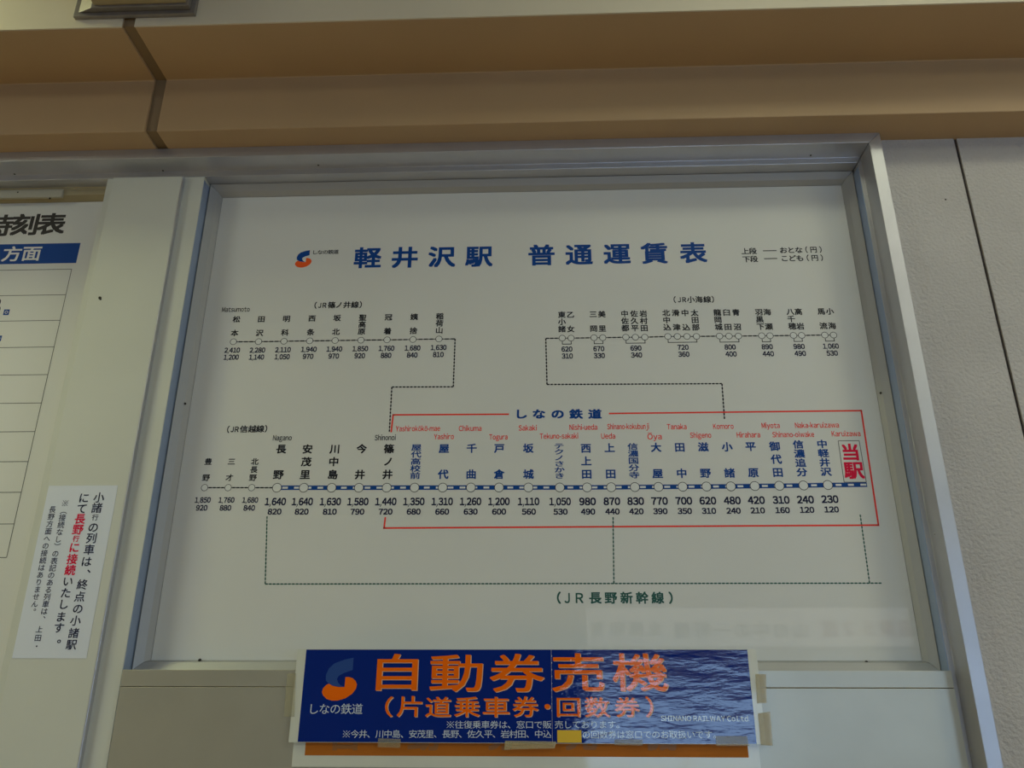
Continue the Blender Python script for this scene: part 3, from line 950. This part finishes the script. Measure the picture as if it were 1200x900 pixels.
# blue banner of two laminated sheets
YB_ = Y_BAN
lx0 = (at(347.5, 763, YB_)[0] + at(340, 868, YB_)[0]) / 2; lx1 = (at(886.7, 764, YB_)[0] + at(896.5, 868, YB_)[0]) / 2
lz1 = at(610, 760.6, YB_)[1]; lz0 = at(610, 871.0, YB_)[1]
r_ = .006
pts_ = []
for cx, cz, a0 in ((lx1 - r_, lz1 - r_, 0), (lx0 + r_ * .3, lz1 - r_ * .3, 90), (lx0 + r_ * .3, lz0 + r_ * .3, 180), (lx1 - r_ * .3, lz0 + r_ * .3, 270)):
    rr_ = r_ if a0 == 0 else r_ * .3
    for k in range(5):
        an = math.radians(a0 + k * 22.5)
        pts_.append((cx + rr_ * math.cos(an), cz + rr_ * math.sin(an)))
m = MB()
m.loft([(x, YB_, z) for x, z in pts_], [(x, YB_ + .0008, z) for x, z in pts_])
ban = m.build('ticket_machine_banner', ban_paper)
tag(ban, 'blue laminated banner with big orange lettering taped below the fare table', 'banner')
bx0 = (at(358, 762, YB_)[0] + at(350.5, 869.5, YB_)[0]) / 2; bx1 = (at(875.8, 762, YB_)[0] + at(886, 870.5, YB_)[0]) / 2
bz1, bz0 = lz1 - .0012, lz0 + .0008
bj = at(646.5, 815, YB_)[0]
yb = lambda k: YB_ - .0002 * k
MB().rect(bx0, bj, bz0, bz1, yb(1)).build('blue_sheet', ban_blue, ban, label='smooth blue left sheet')
def wavy(x0, x1, z0, z1, y):
    return MB().rect(x0, x1, z0, z1, y)
MB().rect(bj + .0006, bx1, bz0, bz1, yb(1)).build('blue_sheet', ban_blue_w, ban, label='rippled shiny blue right sheet')
big = {0: MB(), 1: MB()}; edge = MB(); small_l, small_r = MB(), MB()
def bput(ch, px0, px1, py0, py1, bold):
    Xa, Za = at((px0 + px1) / 2, (py0 + py1) / 2, YB_)
    u, v = unit((px0 + px1) / 2, (py0 + py1) / 2, YB_)
    vs, fs = glyph(ch, bold)
    g0, g1, h0, h1 = bbox(vs)
    kx, kz = (px1 - px0) * u / (g1 - g0), (py1 - py0) * v / (h1 - h0)
    pos = [(Xa + (a - (g0 + g1) / 2) * kx, Za + (b - (h0 + h1) / 2) * kz, c_) for a, b, c_ in vs]
    s = 1 if px0 > 646 else 0
    big[s].add([(a, yb(3.5) - c_, b) for a, b, c_ in pos], fs)
    edge.add([(a + .9 * u, yb(2) - c_, b - .7 * v) for a, b, c_ in pos], fs)
for ch, a, b, c, d_ in (('自', 441.5, 489.5, 766, 809), ('動', 504, 565.5, 767, 810.5), ('券', 574, 637.5, 766, 811), ('売', 646.8, 707.6, 765.4, 810.5), ('機', 717.4, 782, 765.4, 809.8)):
    bput(ch, a, b, c, d_, .010)
for ch, a, b, c, d_ in (('（', 451.5, 460.5, 816, 840), ('片', 465.6, 494.5, 815.5, 840), ('道', 498.8, 528.6, 816.5, 840.2), ('乗', 532.6, 562.2, 816.5, 840.2), ('車', 566, 596.8, 816.5, 840.4),
                        ('券', 600.6, 630.8, 816, 840.2), ('・', 638, 644.6, 825, 831), ('回', 652.4, 679.6, 817.8, 840), ('数', 685, 714.4, 816.8, 840.6), ('券', 720, 749, 816.8, 840.4), ('）', 756.2, 765, 816, 840.4)):
    bput(ch, a, b, c, d_, .009)
big[0].build('headline_lettering', ban_orange, ban, label='big orange lettering')
big[1].build('headline_lettering', ban_orange_w, ban, label='big orange lettering on the rippled sheet')
edge.build('lettering_outline', ban_edge, ban, label='pale outline beside the orange lettering')
def brow(s, px0, px1, py, w, h, bold=0):
    a, b = at(px0, py, YB_), at(px1, py, YB_); u, v = unit((px0 + px1) / 2, py, YB_)
    row(small_r if px0 > 646 else small_l, s, a[0], b[0], a[1], b[1], w * u, h * v, yb(3), bold)
brow('※往復乗車券は、窓口で販', 528, 641.2, 849.4, 9.4, 9.0)
brow('売しております。', 655, 727, 849.3, 9.4, 9.0)
brow('※今井、川中島、安茂里、長野、佐久平、岩村田、中込', 406.5, 641.2, 860.3, 9.2, 9.2)
brow('の回数券は窓口でのお取扱いです。', 687, 840, 861, 9.2, 9.2)
brow('しなの鉄道', 367.8, 419, 831, 11.9, 12.2, 0)
X, Z = at(825.7, 842, YB_); u, v = unit(825, 842, YB_)
latin(small_r, 'SHINANO RAILWAY Co.Ltd.', X, Z, 6.0 * v, yb(3), 103 * u, .015)
for k in range(9):
    X, Z = at(646.6, 768 + k * 8, YB_)
    small_l.seg((X, Z), (X, Z - .0028), .0011, yb(3))
small_l.build('small_lettering', ban_white, ban, label='small pale lettering')
small_r.build('small_lettering', ban_white_w, ban, label='small pale lettering on the rippled sheet')
lb_, lo_ = MB(), MB()
logo(340, 755, .1, .1, YB_, yb(2), lb_, lo_)
lo = lb_.build('railway_logo', ban_logo, ban, label='swoosh logo in blue and orange')
lo_.build('logo_swoosh', ban_orange, lo, label='orange lower swoosh')
# yellow sticker and tape
a, b = at(652.9, 855.6, YB_), at(681.5, 870.4, YB_)
st = MB().box(a[0], b[0], yb(5), yb(3.4), b[1], a[1]).build('yellow_sticker', yellow)
tag(st, 'plain yellow sticker covering a word near the bottom of the blue banner', 'sticker')
def tape_piece(corners, y, mt, label, crumple=.0006, seed=1):
    rnd = random.Random(seed)
    tl, tr_, br, bl = [at(*c, y) for c in corners]
    nx, nz = 5, 7
    vs = []
    for side in (0, 1):
        for j in range(nz + 1):
            for i in range(nx + 1):
                a_, b_ = i / nx, j / nz
                X = (tl[0] * (1 - a_) + tr_[0] * a_) * (1 - b_) + (bl[0] * (1 - a_) + br[0] * a_) * b_
                Z = (tl[1] * (1 - a_) + tr_[1] * a_) * (1 - b_) + (bl[1] * (1 - a_) + br[1] * a_) * b_
                if side == 0:
                    vs.append((X, y - .0003 - rnd.random() * crumple, Z))
                else:
                    vs.append((X, y, Z))
    q = (nx + 1) * (nz + 1)
    fs = []
    for j in range(nz):
        for i in range(nx):
            a_ = j * (nx + 1) + i
            fs.append((a_, a_ + nx + 1, a_ + nx + 2, a_ + 1))
            fs.append((q + a_, q + a_ + 1, q + a_ + nx + 2, q + a_ + nx + 1))
    for i in range(nx):
        fs.append((i, i + 1, q + i + 1, q + i))
        a_ = nz * (nx + 1) + i
        fs.append((a_ + 1, a_, q + a_, q + a_ + 1))
    for j in range(nz):
        a_ = j * (nx + 1)
        fs.append((a_ + nx + 1, a_, q + a_, q + a_ + nx + 1))
        a_ += nx
        fs.append((a_, a_ + nx + 1, q + a_ + nx + 1, q + a_))
    o = MB().add(vs, fs).build('tape_piece', mt)
    return tag(o, label, 'tape', 'tape holding the blue banner')
yt = YB_ - .0011
tape_piece([(885, 790), (897.5, 790), (898, 824), (887, 824)], yt, tape, 'upper yellowed tape piece over the right edge of the blue banner', seed=1)
tape_piece([(888, 836), (902, 834), (905, 874), (891, 873)], yt, tape, 'lower, larger yellowed tape piece over the right edge of the blue banner', .0012, seed=2)
tape_piece([(337, 789), (347, 789), (345.5, 840), (333, 840)], yt, tape_clear, 'long clear tape piece over the left edge of the blue banner', seed=3)
tape_piece([(443.5, 865), (470, 866), (469, 876.5), (443, 875.5)], yt, tape_clear, 'tape piece on the bottom edge below the small lettering, nearest the swoosh logo', seed=4)
tape_piece([(592, 868), (652, 869), (650, 877), (591, 878.5)], yt, tape, 'longest tape strip on the bottom edge, just left of the yellow sticker', .001, seed=5)
tape_piece([(720, 866.5), (753, 866.5), (753, 873.5), (720, 873)], yt, tape_clear, 'short tape piece on the bottom edge right of the yellow sticker', seed=6)
tape_piece([(838, 862.5), (875, 862.5), (877, 874), (839, 874)], yt, tape_clear, 'tape piece on the bottom right corner of the blue banner', seed=7)

# the banner leans a little: its foot stands out over the older one
hinge = Matrix.Translation((0, YB_, lz1)) @ Matrix.Rotation(math.radians(-1.2), 4, 'X') @ Matrix.Translation((0, -YB_, -lz1))
for o in [ban, st] + [o for o in COL.objects if o.name.startswith('tape_piece')]:
    o.matrix_world = hinge @ o.matrix_world

# ------------------------------------------------------------------ advertisement over the entrance, met only as a reflection
def mirror(px, py, Y=-3.96):            # where the ray reflected by the fare table meets the opposite wall
    d = ray(px, py)
    k = (Y_POST + (Y_POST - Y)) / d.y
    return d.x * k, CAM_Z + d.z * k
a = mirror(688, 757); b = mirror(1100, 712)
lit = mat('advert_panel_added_glow', (0.8, 0.8, 0.8), 0.5)
lit.node_tree.nodes['Principled BSDF'].inputs['Emission Color'].default_value = (1, 0.97, 0.95, 1)
lit.node_tree.nodes['Principled BSDF'].inputs['Emission Strength'].default_value = 0.8  # glow added so the board's reflection shows in the fare table
ad = MB().box(a[0], b[0], -3.999, -3.96, a[1], b[1]).build('advert_board', lit)
tag(ad, 'white advertising board given an added glow above the windows, mirrored faintly low in the fare table', 'sign')
t, t2 = MB(), MB()
def mput(mb, s, px0, px1, py, h):
    n = len(s)
    for i, ch in enumerate(s):
        X, Z = mirror(px0 + (px1 - px0) * i / (n - 1), py)
        k = 4 * unit(800, 730, Y_POST)[0]
        vs, fs = glyph(ch, .03)
        mb.add([(X - (v[0] - EM_CX) * h * k, -3.958 + v[2], Z + (v[1] - EM_CY) * h * k) for v in vs], fs)
mput(t2, '温泉５２度', 1062, 972, 737, 20)
mput(t, '山の中の一軒宿', 938, 800, 739, 20)
mput(t, '全館和室', 768, 700, 737, 17)
t.build('advert_lettering', black_ink, ad, label='black lettering')
t2.build('advert_lettering', red_ink, ad, label='red lettering')
